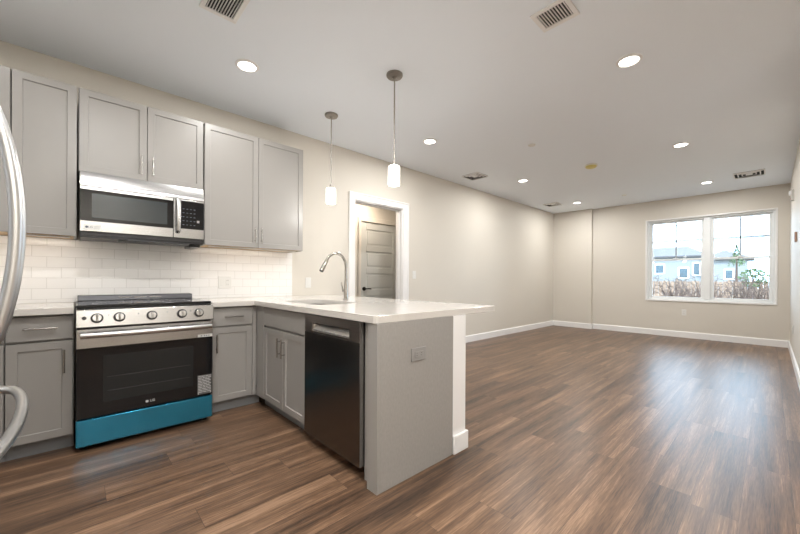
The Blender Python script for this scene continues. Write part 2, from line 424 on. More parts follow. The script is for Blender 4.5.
# ------------------------------------------------------------ kitchen
def shaker(k, x0, x1, z0, z1, y, t=.02, fr=.066):
    f = k.box(x0, x1, y, y + t, z0, z1)[2]
    k.bm.normal_update()
    bmesh.ops.inset_region(k.bm, faces=[f], thickness=fr, depth=0)
    bmesh.ops.inset_region(k.bm, faces=[f], thickness=.003, depth=-.009)
def pull(parent, x, y, z, L, vertical):
    q = MB(); o = L * .32; r = .0055
    if vertical:
        q.cyl((x, y - .03, z - L / 2), (x, y - .03, z + L / 2), r, 14)
        for s in (-o, o): q.cyl((x, y, z + s), (x, y - .03, z + s), r * .8, 10)
    else:
        q.cyl((x - L / 2, y - .03, z), (x + L / 2, y - .03, z), r, 14)
        for s in (-o, o): q.cyl((x + s, y, z), (x + s, y - .03, z), r * .8, 10)
    return q.build('handle', 'nickel', parent)

def upper(loc, w, z0, z1, doors, label, group='upper wall cabinets', handles=True, d=.305, und=True):
    """doors: list of (x0, x1, handle_x or None)"""
    root = thing('upper_cabinet', (loc[0], loc[1], 0), 0, label, 'cabinet', group)
    k = MB()
    k.box(0, .016, -d, -.001, z0, z1); k.box(w - .016, w, -d, -.001, z0, z1); k.box(.016, w - .016, -d, -.001, z1 - .016, z1)
    k.box(.016, w - .016, -.012, -.001, z0 + .02, z1 - .016); k.box(.016, w - .016, -d, -d + .018, z0 + .004, z0 + .04)
    k.build('body', 'grey', root, bevel=.001)
    box('underside', 'inside', (.016, w - .016, -d + .018, -.012, z0 + .003, z0 + .018), root)
    for a, b, hx in doors:
        m = MB(); shaker(m, a, b, z0 + .002, z1 - .002, -d - .021)
        do = m.build('cabinet_door', 'grey', root, bevel=.0012)
        if hx is not None: pull(do, hx, -d - .021, z0 + .117, .145, True)
    return root
Z0, Z1 = 1.392, 2.445
upper((-.985, 0, 0), .678, Z0, Z1, [(.003, .337, .30), (.341, .675, .378)], 'grey upper cabinet mostly hidden beyond the refrigerator handle at the far left')
upper((-.305, 0, 0), .31, Z0, Z1, [(.003, .307, None)], 'narrow single-door grey upper cabinet left of the microwave')
r_ = upper((.012, 0, 0), .788, 1.856, Z1, [(.004, .392, .358), (.396, .784, .43)], 'short two-door grey cabinet mounted directly above the microwave')
upper((.806, 0, 0), .924, Z0, Z1, [(.003, .460, .43), (.464, .921, .49)], 'tall two-door grey upper cabinet right of the microwave, nearest the doorway')

# base cabinets; local frame: back at y=0, front towards -y
def base(name, loc, rz, w, drawers, doors, label, cat='cabinet', d=.588, group='grey base cabinets', sides=None, top=.872, panels=(), toe=None):
    root = thing(name, loc, rz, label, cat, group)
    k = MB()
    side = [(-.002, 0), (-d + .07, 0), (-d + .07, .1), (-d, .1), (-d, top), (-.002, top)]
    k.prism(side, 'X', 0, .018); k.prism(side, 'X', w - .018, w)
    k.box(.018, w - .018, -d, -.002, .1, .118); k.box(.018, w - .018, -.014, -.002, .118, top)
    k.box(.018, w - .018, -d, -d + .018, top - .03, top); k.box(.018, w - .018, -d, -d + .06, .70, .716)
    k.build('body', 'grey', root, bevel=.001)
    box('toe_kick', 'toe', (.0, toe or w, -d + .055, -d + .069, .0, .099), root)
    for a, b, z0, z1, h in drawers:
        m = MB(); m.box(a, b, -d - .021, -d - .001, z0, z1); do = m.build('drawer_front', 'grey', root, bevel=.0015)
        if h: pull(do, (a + b) / 2, -d - .021, (z0 + z1) / 2 + .002, .145, False)
    for a, b, z0, z1, hx in doors:
        m = MB(); shaker(m, a, b, z0, z1, -d - .021); do = m.build('cabinet_door', 'grey', root, bevel=.0012)
        if hx is not None: pull(do, hx, -d - .021, z1 - .125, .145, True)
    for b in panels:
        box('filler_strip', 'grey', b, root, .001)
    return root
DZ0, DZ1, RZ0, RZ1 = .104, .702, .716, .862
base('base_cabinet', (-.985, 0, 0), 0, .683, [(.003, .340, RZ0, RZ1, True), (.344, .680, RZ0, RZ1, True)], [(.003, .34, DZ0, DZ1, .31), (.344, .68, DZ0, DZ1, .375)],
     'grey base cabinet hidden mostly behind the refrigerator, against the left wall')
base('base_cabinet', (-.30, 0, 0), 0, .296, [(.004, .288, RZ0, RZ1, True)], [(.004, .288, DZ0, DZ1, .25)],
     'grey drawer-over-door base cabinet between the refrigerator and the range')
base('base_cabinet', (.785, 0, 0), 0, .335, [(.018, .327, RZ0, RZ1, True)], [(.018, .327, DZ0, DZ1, .044)],
     'grey drawer-over-door base cabinet just right of the range', panels=[(.331, .362, -.609, -.59, .1, .872)], toe=.42)
sk = base('sink_cabinet', (1.741, -.615, 0), -PI / 2, .885, [(.16, .877, RZ0, RZ1, False)], [(.16, .515, DZ0, DZ1, .485), (.519, .877, DZ0, DZ1, .553)],
     'grey two-door sink base cabinet in the peninsula, left of the dishwasher', d=.572, panels=[(.0, .156, -.594, -.573, .1, .872)])

# end panel with its thick front stile
ep = thing('end_panel', (1.13, PYE, 0), 0, 'large flat grey end panel closing the near end of the peninsula', 'cabinet panel')
k = MB(); k.box(.01, PX0 - 1.13 - .001, 0, .028, 0, .873); k.build('panel', 'greypanel', ep, bevel=.001)
k = MB(); k.box(-.006, .0095, -.0, .082, 0, .873); k.build('stile', 'grey', ep, bevel=.0015)

# countertops
CT0, CT1 = .874, .914
def arc(cx, cy, r, a0, a1, n=8): return [(cx + r * math.cos(a0 + (a1 - a0) * i / n), cy + r * math.sin(a0 + (a1 - a0) * i / n)) for i in range(n + 1)]
def slab_with_hole(outer, hole, z0, z1):
    bm = bmesh.new()
    def loop(pts, z):
        v = [bm.verts.new((x, y, z)) for x, y in pts]
        return v, [bm.edges.new((v[i], v[(i + 1) % len(v)])) for i in range(len(v))]
    vo, eo = loop(outer, z1); es = eo[:]
    if hole: vh, eh = loop(hole, z1); es += eh
    r = bmesh.ops.triangle_fill(bm, edges=es, use_beauty=True)
    fs = [f for f in bm.faces]
    ex = bmesh.ops.extrude_face_region(bm, geom=fs)
    bmesh.ops.translate(bm, verts=[v for v in ex['geom'] if isinstance(v, bmesh.types.BMVert)], vec=(0, 0, z0 - z1))
    m = MB(); m.bm.free(); m.bm = bm; return m
SX0, SX1, SY0, SY1 = 1.275, 1.655, -1.42, -.78
rr = .09
hole = (arc(SX1 - rr, SY1 - rr, rr, 0, PI / 2) + arc(SX0 + rr, SY1 - rr, rr, PI / 2, PI) + arc(SX0 + rr, SY0 + rr, rr, PI, 1.5 * PI) + arc(SX1 - rr, SY0 + rr, rr, 1.5 * PI, 2 * PI))
outer = [(.787, -.001), (.787, -.648), (1.118, -.648)] + [(1.118, -2.24), (1.128, -2.30)][:1] + [(1.118, -2.292), (1.13, -2.304), (2.235, -2.304), (2.247, -2.292), (2.247, -.001)]
outer = [(.787, -.001), (.787, -.648), (1.116, -.648), (1.116, -2.256), (1.124, -2.272), (1.138, -2.279), (2.225, -2.279), (2.239, -2.272), (2.247, -2.256), (2.247, -.001)]
# slight overhang past the end panel
outer = [(x, y - .006 if y < -2 else y) for x, y in outer]
ct = slab_with_hole(outer, hole, CT0, CT1).build('countertop', 'quartz', bevel=.002, smooth=False)
tag(ct, 'long white quartz worktop running right of the range and out over the peninsula', 'countertop')
c2 = box('countertop', 'quartz', (-.985, -.006, -.648, -.001, CT0, CT1), None, .002)
tag(c2, 'short white quartz worktop left of the range, beside the refrigerator', 'countertop')

# backsplash
bs = box('tile_backsplash', 'tile', (-.985, 1.765, -.009, -.0005, CT1 + .001, 1.39)); k = None
bs.location = (0, 0, 0)
tag(bs, 'white subway tile backsplash on the wall behind the range and counters', 'backsplash')

# led bars under the upper cabinets
def led_bar(x0, x1, label, watts):
    t = thing('under_cabinet_light', ((x0 + x1) / 2, -.25, 1.393), 0, label, 'light', 'under cabinet light bars')
    w = x1 - x0
    k = MB(); k.box(-w / 2, w / 2, -.016, .016, -.009, 0); k.build('housing', 'plastic', t, bevel=.001)
    l = bpy.data.lights.new('lamp', 'AREA'); l.shape = 'RECTANGLE'; l.size = w * .94; l.size_y = .02; l.energy = watts; l.color = (1, .89, .78)
    o = bpy.data.objects.new('lamp', l); COL.objects.link(o); o.parent = t; o.location = (0, 0, -.012); o.rotation_euler = (math.radians(25), 0, 0)
led_bar(-.93, -.36, 'slim light bar under the leftmost upper cabinet', .65)
led_bar(-.27, -.03, 'slim light bar under the narrow upper cabinet left of the microwave', .38)
led_bar(.86, 1.68, 'slim light bar under the tall two-door upper cabinet', .55)

# sink
sk_ = thing('kitchen_sink', (0, 0, 0), 0, 'undermount stainless steel sink set into the white peninsula worktop', 'sink')
def rrect(x0, x1, y0, y1, r, n=6):
    return arc(x1 - r, y1 - r, r, 0, PI / 2, n) + arc(x0 + r, y1 - r, r, PI / 2, PI, n) + arc(x0 + r, y0 + r, r, PI, 1.5 * PI, n) + arc(x1 - r, y0 + r, r, 1.5 * PI, 2 * PI, n)
k = MB(); rings = []
for (e, z, r) in ((.03, .8715, .1), (-.004, .8715, .088), (-.008, .70, .085), (-.04, .675, .06), (-.15, .67, .03)):
    rings.append([k.bm.verts.new((x, y, z)) for x, y in rrect(SX0 - e, SX1 + e, SY0 - e, SY1 + e, r)])
for a, b in zip(rings, rings[1:]):
    for i in range(len(a)): k.bm.faces.new((a[i], a[(i + 1) % len(a)], b[(i + 1) % len(a)], b[i]))
k.bm.faces.new(rings[-1])
o = k.build('basin', 'steel', sk_); so = o.modifiers.new('thick', 'SOLIDIFY'); so.thickness = .0015; so.offset = -1
k = MB(); k.lathe([(.045, 0), (.045, .004), (.03, .003), (.0, .003)], ((SX0 + SX1) / 2, (SY0 + SY1) / 2, .671)); k.build('drain', 'chrome', sk_)

# faucet
fx, fy = 1.80, -1.01
ft = thing('kitchen_faucet', (fx, fy, CT1), 0, 'tall polished gooseneck pull-down faucet behind the sink on the peninsula', 'faucet')
k = MB(); k.lathe([(.027, 0), (.027, .006), (.022, .012), (.019, .05), (.017, .13), (.014, .16), (.0135, .18)]); k.build('faucet_body', 'chrome', ft)
pts = [(0, 0, .17), (0, 0, .30)]
R = .105
for i in range(1, 13):
    a = PI * i / 14
    pts.append((-R + R * math.cos(a), 0, .30 + R * 1.12 * math.sin(a)))
k = MB(); k.tube(pts, .0125, 16); k.build('spout', 'chrome', ft)
e = Vector(pts[-1]); d = (Vector(pts[-1]) - Vector(pts[-2])).normalized()
k = MB(); k.tube([e - d * .005, e + d * .03, e + d * .09, e + d * .105], .0, 16, rads=[.014, .0165, .0195, .0195]); hd = k.build('spray_head', 'chrome', ft)
k = MB(); k.tube([e + d * .105, e + d * .112], .017, 16); k.build('nozzle', 'black', hd)
k = MB(); k.tube([(0, .012, .075), (0, .045, .08)], .011); k.tube([(0, .042, .078), (-.004, .05, .11), (-.01, .056, .16)], .0, 12, rads=[.009, .006, .005]); k.build('lever', 'chrome', ft)

# dishwasher: local frame like base()
dw = thing('dishwasher', (1.741, -1.503, 0), -PI / 2, 'dark stainless dishwasher with pocket handle built into the peninsula', 'dishwasher')
w, dd_ = .622, .606
k = MB(); k.box(.01, w - .01, -.565, -.02, .1, .868); k.build('tub', 'dgrey', dw)
k = MB(); k.box(0, w, -dd_, -.566, .068, .752); k.build('door', 'dsteel', dw, bevel=.002)
k = MB(); k.box(w - .0005, w + .001, -dd_ + .002, -.57, .07, .866); k.build('door_edge', 'steel', dw)
k = MB()   # control band with pocket
k.box(0, .10, -dd_, -.566, .7525, .866); k.box(w - .10, w, -dd_, -.566, .7525, .866); k.box(.10, w - .10, -dd_, -.566, .817, .866); k.box(.10, w - .10, -dd_, -.566, .7525, .764)
k.build('control_panel', 'dstrip', dw, bevel=.0015)
k = MB(); k.prism([(-dd_ + .004, .764), (-dd_ + .004, .776), (-.574, .817), (-.566, .817), (-.566, .764)], 'X', .101, w - .101); k.build('pocket_handle', 'steel', dw)
k = MB(); k.box(.015, w - .015, -.50, -.488, .005, .099); k.build('kick_plate', 'black', dw)
for x in (.05, w - .05):
    k = MB(); k.cyl((x, -.45, 0), (x, -.45, .1), .014); k.build('leg', 'dgrey', dw)
# strip between dishwasher and end panel / cabinet gable
k = MB(); k.box(1.165, 1.73, -2.20, -2.135, .0, .873); g_ = k.build('filler_panel', 'grey', None)
tag(g_, 'narrow grey filler panel between the dishwasher and the end panel stile', 'cabinet panel')

# ---------------------------------------------------------------- range
rg = thing('electric_range', (.003, 0, 0), 0, 'stainless electric range with five knobs and blue film on its bottom drawer', 'range')
w = .772
k = MB(); k.box(.004, w - .004, -.665, -.03, .045, .905); k.build('body', 'black', rg, bevel=.002)
k = MB(); k.box(0, w, -.668, -.03, .906, .926); k.build('cooktop', 'bglass', rg, bevel=.003)
k = MB()
for cx_, cy_, cr in ((.19, -.5, .11), (.57, -.5, .09), (.19, -.24, .08), (.57, -.24, .11), (.38, -.2, .06)):
    n = 40
    A = [k.bm.verts.new((cx_ + cr * math.cos(2 * PI * i / n), cy_ + cr * math.sin(2 * PI * i / n), .9263)) for i in range(n)]
    B = [k.bm.verts.new((cx_ + (cr - .003) * math.cos(2 * PI * i / n), cy_ + (cr - .003) * math.sin(2 * PI * i / n), .9263)) for i in range(n)]
    for i in range(n): k.bm.faces.new((A[i], A[(i + 1) % n], B[(i + 1) % n], B[i]))
k.build('burner_mark', 'inklight', rg)
k = MB(); k.prism([(-.12, .927), (-.11, .965), (-.035, .968), (-.03, .927)], 'X', .01, w - .01); gd = k.build('rear_trim', 'dgrey', rg, bevel=.003)
k = MB()
for i in range(3): k.box(.25 + i * .1, .33 + i * .1, -.116, -.111, .945, .951)
k.build('vent_slot', 'steel', gd)
# control panel, tilted
k = MB(); k.prism([(-.668, .905), (-.725, .898), (-.742, .79), (-.668, .785)], 'X', 0, w); cp = k.build('control_panel', 'steel', rg, bevel=.003)
nv = Vector((0, -.99, .155)).normalized()
for i, x in enumerate((.098, .209, .384, .563, .672)):
    c = Vector((x, -.735, .845)); q = MB()
    q.cyl(c, c + nv * .008, .031, 28); kn = q.build('knob_ring', 'black', cp)
    q = MB(); q.cyl(c + nv * .008, c + nv * .03, .026, 28, r2=.023)
    a = c + nv * .03; q.box(a.x - .005, a.x + .005, a.y - .010, a.y + .004, a.z - .022, a.z + .022)
    q.build('knob', 'steel', kn, bevel=.002)
k = MB(); c = Vector((.038, -.734, .848)); k.cyl(c, c + nv * .005, .011, 20); k.build('indicator', 'black', cp)
k = MB()
for x in (.155, .31, .475, .62): k = MB(); c = Vector((x, -.731, .862)); k.cyl(c, c + nv * .002, .003, 8); k.build('knob_marking', 'ink', cp)
# oven door
k = MB(); k.box(.002, w - .002, -.72, -.668, .655, .778); k.build('door_top', 'steel', rg, bevel=.003)
k = MB(); k.box(.002, w - .002, -.718, -.668, .215, .654); od = k.build('oven_door', 'bglass', rg, bevel=.002)
k = MB(); k.box(.13, w - .13, -.7186, -.7181, .30, .60); k.build('window', mat('oven_window_tint', (.014, .016, .017), .06, spec=.4), od)
k = MB()
for i in range(2): k.tube([(.15, -.719, .37 + i * .09), (w - .15, -.719, .37 + i * .09)], .0005, 6)
k.build('oven_rack_lines', 'dgrey', od)
k = MB(); pts = []
for i in range(15):
    u = i / 14; x = .02 + (w - .04) * u; bow = .014 * (1 - (2 * u - 1) ** 2); pts.append((x, -.765 - bow, .742))
k.tube(pts, .016, 14, sq=1.15)
for x in (.035, w - .035): k.box(x - .012, x + .012, -.765, -.719, .731, .753)
k.build('door_handle', 'steel', rg, bevel=.001)
k = MB(); k.box(.002, w - .002, -.722, -.668, .042, .205); k.build('bottom_drawer', 'blue', rg, bevel=.003)
for x in (.04, w - .04):
    for y in (-.62, -.1):
        k = MB(); k.lathe([(.022, 0), (.022, .012), (.012, .016), (.012, .046)], (x, y, 0)); k.build('foot', 'black', rg)
k = MB(); k.box(w - .103, w - .004, -.7225, -.7205, .658, .679); k.build('sticker', 'sticker', rg)
k = MB()
for x in (.69, .71, .725, .74): k.box(x, x + .008, -.7229, -.7226, .664, .672)
k.build('sticker_print', 'ink', rg)
lab = box('energy_label', mat('clear_label', (.10, .098, .095), .3), (w - .102, w - .006, -.7192, -.7184, .226, .37), rg)
k = MB(); random.seed(3)
for r in range(11):
    z = .358 - r * .0118
    x = w - .098
    while x < w - .02:
        l = random.uniform(.012, .035); k.box(x, min(x + l, w - .01), -.7197, -.7193, z, z + .0055); x += l + .004
k.box(w - .099, w - .093, -.7197, -.7193, .228, .238); k.box(w - .018, w - .010, -.7197, -.7193, .228, .245)
k.build('label_print', 'inklight', lab)
k = MB(); k.cyl((.362, -.7183, .252), (.362, -.7192, .252), .0085, 20); k.build('logo_emblem', 'inklight', rg)
text('logo_lettering', 'LG', .024, (.393, -.7187, .252), (PI / 2, 0, 0), 'inklight', rg)

# ---------------------------------------------------------------- microwave
mw = thing('over_range_microwave', (.02, -.009, 1.40), 0, 'stainless over-the-range microwave hung beneath the short upper cabinet', 'microwave')
w, d = .768, .391; hh = .446
k = MB(); k.box(.002, w - .002, -d + .03, -.002, .006, hh + .004); k.build('body', 'dgrey', mw, bevel=.002)
k = MB(); k.prism([(-d + .03, .345), (-d, .345), (-d, .372), (-d + .028, hh + .003), (-d + .03, hh + .003)], 'X', 0, w); tb = k.build('vent_band', 'steel', mw, bevel=.0015)
k = MB(); k.box(.0, w, -d - .0006, -d + .001, .3705, .3735); k.build('vent_gap', 'dgrey', tb)
k = MB(); k.box(0, .548, -d, -d + .029, .028, .342); dr = k.build('door', 'steel', mw, bevel=.002)
k = MB(); k.box(.001, .547, -d - .004, -d - .0005, .1, .32); k.build('door_glass', 'bglass', dr, bevel=.001)
k = MB(); k.box(.062, .507, -d - .0052, -d - .0042, .125, .295); k.build('window_mesh', 'mwglass', dr)
k = MB(); k.box(.551, w, -d, -d + .029, .028, .342); cp = k.build('control_panel', 'steel', mw, bevel=.002)
k = MB(); k.box(.590, w - .002, -d - .004, -d - .0005, .105, .33); kp = k.build('keypad', 'bglass', cp, bevel=.001)
k = MB()
for r in range(5):
    for c in range(4): k = MB(); k.box(.612 + c * .026, .624 + c * .026, -d - .0046, -d - .0042, .135 + r * .032, .139 + r * .032); k.build('key', 'ink', kp)
k = MB(); k.box(.714, .732, -d - .0046, -d - .0042, .16, .18); k.build('start_key', 'greyplastic', kp)
k = MB()
pts = [(.578, -d - .004, .07), (.578, -d - .03, .085), (.578, -d - .038, .13), (.578, -d - .04, .21), (.578, -d - .038, .29), (.578, -d - .03, .33), (.578, -d - .004, .345)]
k.tube(pts, .016, 12, sq=.55); k.build('door_handle', 'steel', mw)
# underside
k = MB(); k.box(.004, w - .004, -d + .035, -.012, -.012, .006); ub = k.build('underside_grille', 'black', mw, bevel=.002)
k = MB(); k.box(.07, .21, -d + .05, -d + .10, -.016, -.0122); k.build('filter_label', 'greyplastic', ub)
k = MB(); k.prism([(.26, -.37), (.66, -.37), (.70, -.2), (.22, -.2)], 'Z', -.022, -.0122); k.build('filter_tray', 'dgrey', ub, bevel=.003)
k = MB(); k.box(.69, .76, -.30, -.06, -.034, -.0122); k.build('lamp_housing', 'black', ub, bevel=.004)
k = MB(); k.box(.02, .115, -d - .001, -d - .0002, .038, .076); stn = k.build('sticker', 'sticker', mw)
k = MB(); k.cyl((.036, -d - .0011, .057), (.036, -d - .0016, .057), .008, 16); k.build('sticker_emblem', 'ink', stn)
text('sticker_lettering', 'LG', .02, (.056, -d - .0014, .057), (PI / 2, 0, 0), 'ink', stn)
k = MB()
for i in range(3): k.box(.073, .108, -d - .0016, -d - .0011, .047 + i * .008, .05 + i * .008)
k.build('sticker_print', 'inklight', stn)

# ---------------------------------------------------------------- fridge (faces +x)
FX = -.196; FY0, FY1 = -2.72, -1.80
fg = thing('refrigerator', (FX, FY0, 0), PI / 2, 'stainless french-door refrigerator at the left edge, its curved handles in view', 'refrigerator')
# local: x along world +y, front towards local -y = world +x
w = FY1 - FY0
k = MB(); k.box(.01, w - .01, .07, .775, .04, 1.76); k.build('body', 'dgrey', fg, bevel=.004)
cx = w / 2
for a, b in ((.002, cx - .003), (cx + .003, w - .002)):
    k = MB(); k.box(a, b, 0, .066, .79, 1.755); do = k.build('door', 'fsteel', fg, bevel=.008)
    hx = cx - .035 if a < .1 else cx + .035
    pts = []; z0, z1 = .875, 1.60
    for i in range(21):
        u = i / 20; z = z0 + (z1 - z0) * u; y = -.004 - .077 * math.sin(PI * u) ** .55; pts.append((hx, y, z))
    k = MB(); k.tube(pts, .0125, 14, sq=1.1); k.build('door_handle', 'fsteel', do)
k = MB(); k.box(.002, w - .002, 0, .066, .075, .785); do = k.build('freezer_drawer', 'fsteel', fg, bevel=.008)
pts = []
for i in range(25):
    u = i / 24; pts.append((.045 + (w - .09) * u, -.004 - .082 * math.sin(PI * u) ** .4, .715))
k = MB(); k.tube(pts, .0135, 14); k.build('drawer_handle', 'fsteel', do)
for x in (.06, w - .06):
    for y in (.1, .7):
        k = MB(); k.cyl((x, y, 0), (x, y, .042), .018); k.build('foot', 'black', fg)

# ---------------------------------------------------------------- plates on the walls
def outlet(name, loc, rz, label, gangs=1, horizontal=False, m='plastic', switch=False, cat='outlet'):
    root = thing(name, loc, rz, label, cat)
    if horizontal: pw, ph = .118, .074
    else: pw, ph = .072 + .046 * (gangs - 1), .118
    k = MB(); k.box(-pw / 2, pw / 2, -.006, -.0006, -ph / 2, ph / 2); k.build('cover_plate', m, root, bevel=.002)
    for gi in range(gangs):
        ox = (gi - (gangs - 1) / 2) * .046
        k = MB()
        if horizontal: k.box(-.034, .034, -.0085, -.0062, -.0165, .0165)
        else: k.box(ox - .0165, ox + .0165, -.0085, -.0062, -.034, .034)
        s = k.build('rocker' if (switch or (gangs == 2 and gi == 0)) else 'socket', m, root, bevel=.001)
        if s.name.startswith('socket'):
            for c in (-.018, .018):
                for e, l in ((-.006, .004), (.006, .0035)):
                    k = MB()
                    if horizontal: k.box(c - l, c + l, -.0089, -.0086, e - .001, e + .001)
                    else: k.box(ox + e - .001, ox + e + .001, -.0089, -.0086, c - l, c + l)
                    k.build('slot', 'slot', s)
    return root
outlet('wall_outlet', (1.068, -.0092, 1.065), 0, 'white double-gang outlet and switch plate on the subway tile', 2)
outlet('light_switch', (1.965, 0, 1.06), 0, 'white single plate on the bare wall behind the faucet', switch=True, cat='switch')
outlet('light_switch', (3.71, 0, 1.175), 0, 'white switch plate beside the doorway casing, on its right', switch=True, cat='switch')
outlet('panel_outlet', (1.424, PYE, .68), 0, 'grey horizontal outlet on the peninsula end panel', horizontal=True, m='greyplastic')
outlet('wall_outlet', (XW, -2.505, .49), -PI / 2, 'white outlet on the wall below the window', 1)
outlet('wall_outlet', (7.45, YR, .42), PI, 'white outlet low on the right wall near the window', 1)
th = thing('thermostat', (6.51, YR, 1.655), PI, 'small brown-framed thermostat on the right wall at the picture edge', 'thermostat')
k = MB(); k.box(-.06, .06, -.022, -.0006, -.06, .06); k.build('housing', mat('tan_plastic', (.40, .26, .20), .5), th, bevel=.004)
k = MB(); k.box(-.035, .035, -.024, -.0222, -.02, .035); k.build('display', 'greyplastic', th)
sb = thing('fire_alarm_strobe', (7.35, YR, 2.33), PI, 'white fire alarm strobe with red lettering high on the right wall', 'alarm')
k = MB(); k.box(-.065, .065, -.03, -.0006, -.09, .06); k.build('housing', 'plastic', sb, bevel=.006)
k = MB(); k.prism([(-.03, -.05), (.03, -.05), (.045, -.03), (-.045, -.03)], 'Z', -.01, .045); k.build('lens', 'vinyl', sb, bevel=.003)
text('lettering', 'FIRE', .04, (0, -.031, -.06), (PI / 2, 0, 0), 'red', sb)

# ---------------------------------------------------------------- ceiling things
def downlight(x, y, label, power=LAMP_W):
    t = thing('recessed_ceiling_light', (x, y, H), 0, label, 'ceiling light', 'recessed ceiling lights')
    k = MB(); k.lathe([(.084, -.0006), (.084, -.006), (.066, -.012), (.062, -.006), (.062, -.0006)]); k.build('trim_ring', 'trim', t)
    k = MB(); k.lathe([(.061, -.001), (.061, -.0055), (.0, -.0055)]); k.build('diffuser', 'led', t)
    l = bpy.data.lights.new('lamp', 'AREA'); l.shape = 'DISK'; l.size = .115; l.energy = power; l.color = WARM
    o = bpy.data.objects.new('lamp', l); COL.objects.link(o); o.parent = t; o.location = (0, 0, -.016)
    return t
downlight(.96, -.893, 'round recessed light over the kitchen, nearest the range', 9)
downlight(3.005, -2.93, 'largest-looking round recessed light, right of centre near the ceiling vent')
downlight(3.06, -.893, 'round recessed light just right of the pendant lamps, near the doorway wall')
downlight(5.31, -2.915, 'round recessed light to the right of the yellow-covered detector')
downlight(5.37, -.87, 'round recessed light to the left of the yellow-covered detector')
downlight(7.64, -2.93, 'round recessed light on the ceiling nearest the window')
downlight(7.70, -.87, 'round recessed light in the far corner by the wall chase')
downlight(.96, -2.93, 'round recessed light above the peninsula end, outside the view', 17)
downlight(.15, -2.05, 'round recessed light added over the kitchen aisle, outside the view', 24)  # added unseen lamp, lifts the backsplash and base cabinet fronts
downlight(-.42, -.893, 'round recessed light added over the refrigerator corner of the kitchen, outside the view', 2)  # added out of frame to warm the left cabinets and tile
for x, w_ in ((-.45, 'left along'), (.45, 'right along')):
    downlight(x, -4.55, 'added round recessed light %s the fridge line, far behind the camera' % w_, 34)  # added pair throwing frontal light onto tile and base cabinets

hl = downlight(3.3, .5, 'round recessed light added in the hall beyond the doorway, out of view')  # unseen lamp added to brighten the hall
hl.location.z = 2.44
for c in hl.children:
    if c.type == 'LIGHT': c.data.energy = 9; c.data.color = (1, .84, .68)

def pendant(x, y, label):
    t = thing('pendant_lamp', (x, y, H), 0, label, 'pendant lamp', 'pendant lamps over the peninsula')
    k = MB(); k.lathe([(.066, -.0006), (.066, -.012), (.060, -.02), (.02, -.024), (.010, -.034), (.0, -.034)]); k.build('canopy', 'pnickel', t)
    k = MB(); k.cyl((0, 0, -.03), (0, 0, -.72), .0055, 12); k.cyl((0, 0, -.70), (0, 0, -.735), .013, 16); k.build('rod', 'pnickel', t)
    k = MB(); k.lathe([(.0, -.733), (.040, -.735), (.046, -.745), (.046, -.885), (.042, -.888), (.0, -.886)]); k.build('lamp_shade', 'shade', t)
    l = bpy.data.lights.new('lamp', 'POINT'); l.shadow_soft_size = .05; l.energy = PEND_W; l.color = WARM
    o = bpy.data.objects.new('lamp', l); COL.objects.link(o); o.parent = t; o.location = (0, 0, -.95)
pendant(1.862, -.65, 'left pendant lamp with white glass shade, hanging lower in view near the upper cabinet')
pendant(1.862, -1.59, 'right pendant lamp with white glass shade, nearer and higher in view')

def vent(x, y, lx, ly, n, label, rz=0, m='trim'):
    t = thing('ceiling_vent', (x, y, H), rz, label, 'air vent', 'ceiling air vents')
    b = .028; k = MB()
    k.box(-lx / 2, lx / 2, -ly / 2, -ly / 2 + b, -.01, -.0006); k.box(-lx / 2, lx / 2, ly / 2 - b, ly / 2, -.01, -.0006)
    k.box(-lx / 2, -lx / 2 + b, -ly / 2 + b, ly / 2 - b, -.01, -.0006); k.box(lx / 2 - b, lx / 2, -ly / 2 + b, ly / 2 - b, -.01, -.0006)
    k.build('frame', m, t, bevel=.003)
    k = MB(); k.box(-lx / 2 + b, lx / 2 - b, -ly / 2 + b, ly / 2 - b, -.002, -.0006); k.build('backing', 'ventdark', t)
    k = MB(); wd = lx - 2 * b
    for i in range(n):
        xx = -lx / 2 + b + wd * (i + .5) / n; p = wd / n
        k.prism([(xx - p * .22, -.003), (xx - p * .14, -.003), (xx + p * .06, -.010), (xx - p * .02, -.010)], 'Y', -ly / 2 + b, ly / 2 - b)
    k.build('louvre', m, t)
vent(.64, -1.45, .21, .30, 10, 'white louvred supply vent above the kitchen near the range')
vent(2.155, -2.74, .225, .20, 10, 'white louvred supply vent near the largest recessed light', PI / 2)
def square_diffuser(x, y, label, r=.15):
    t = thing('ceiling_vent', (x, y, H), 0, label, 'air vent', 'ceiling air vents')
    k = MB(); k.box(-r, r, -r, r, -.003, -.0006); k.build('backing', 'ventdark', t)
    for i, s in enumerate((1.0, .74, .48, .22)):
        k = MB(); a = r * s; b = a - .013 if i < 3 else 0
        for q in range(4):
            c = PI / 2 * q
            def P(u, v, z): return (u * math.cos(c) - v * math.sin(c), u * math.sin(c) + v * math.cos(c), z)
            vv = [k.bm.verts.new(p) for p in (P(-a, -a, -.0035 if i == 0 else -.009), P(a, -a, -.0035 if i == 0 else -.009), P(b, -b, -.016), P(-b, -b, -.016))] if i < 3 else None
            if vv: k.bm.faces.new(vv)
        if i == 3: k.box(-a, a, -a, a, -.014, -.006)
        o = k.build('louvre', 'trim', t, smooth=False)
        if i < 3:
            so = o.modifiers.new('thick', 'SOLIDIFY'); so.thickness = .002
square_diffuser(4.60, -.46, 'dark square ceiling vent by the long wall, right of the pendants')
square_diffuser(7.50, -.45, 'square ceiling vent in the far corner above the wall chase')
square_diffuser(7.49, -3.43, 'square ceiling vent close to the right wall above the window side', .17)
t = thing('smoke_detector', (5.34, -1.91, H), 0, 'smoke detector under a yellow dust cover in the middle of the ceiling', 'smoke detector')
k = MB(); k.lathe([(.085, -.0006), (.085, -.018), (.0, -.018)]); k.build('mounting_base', 'plastic', t)
k = MB(); k.lathe([(.072, -.018), (.068, -.035), (.05, -.045), (.0, -.046)]); k.build('dust_cover', 'yellow', t)
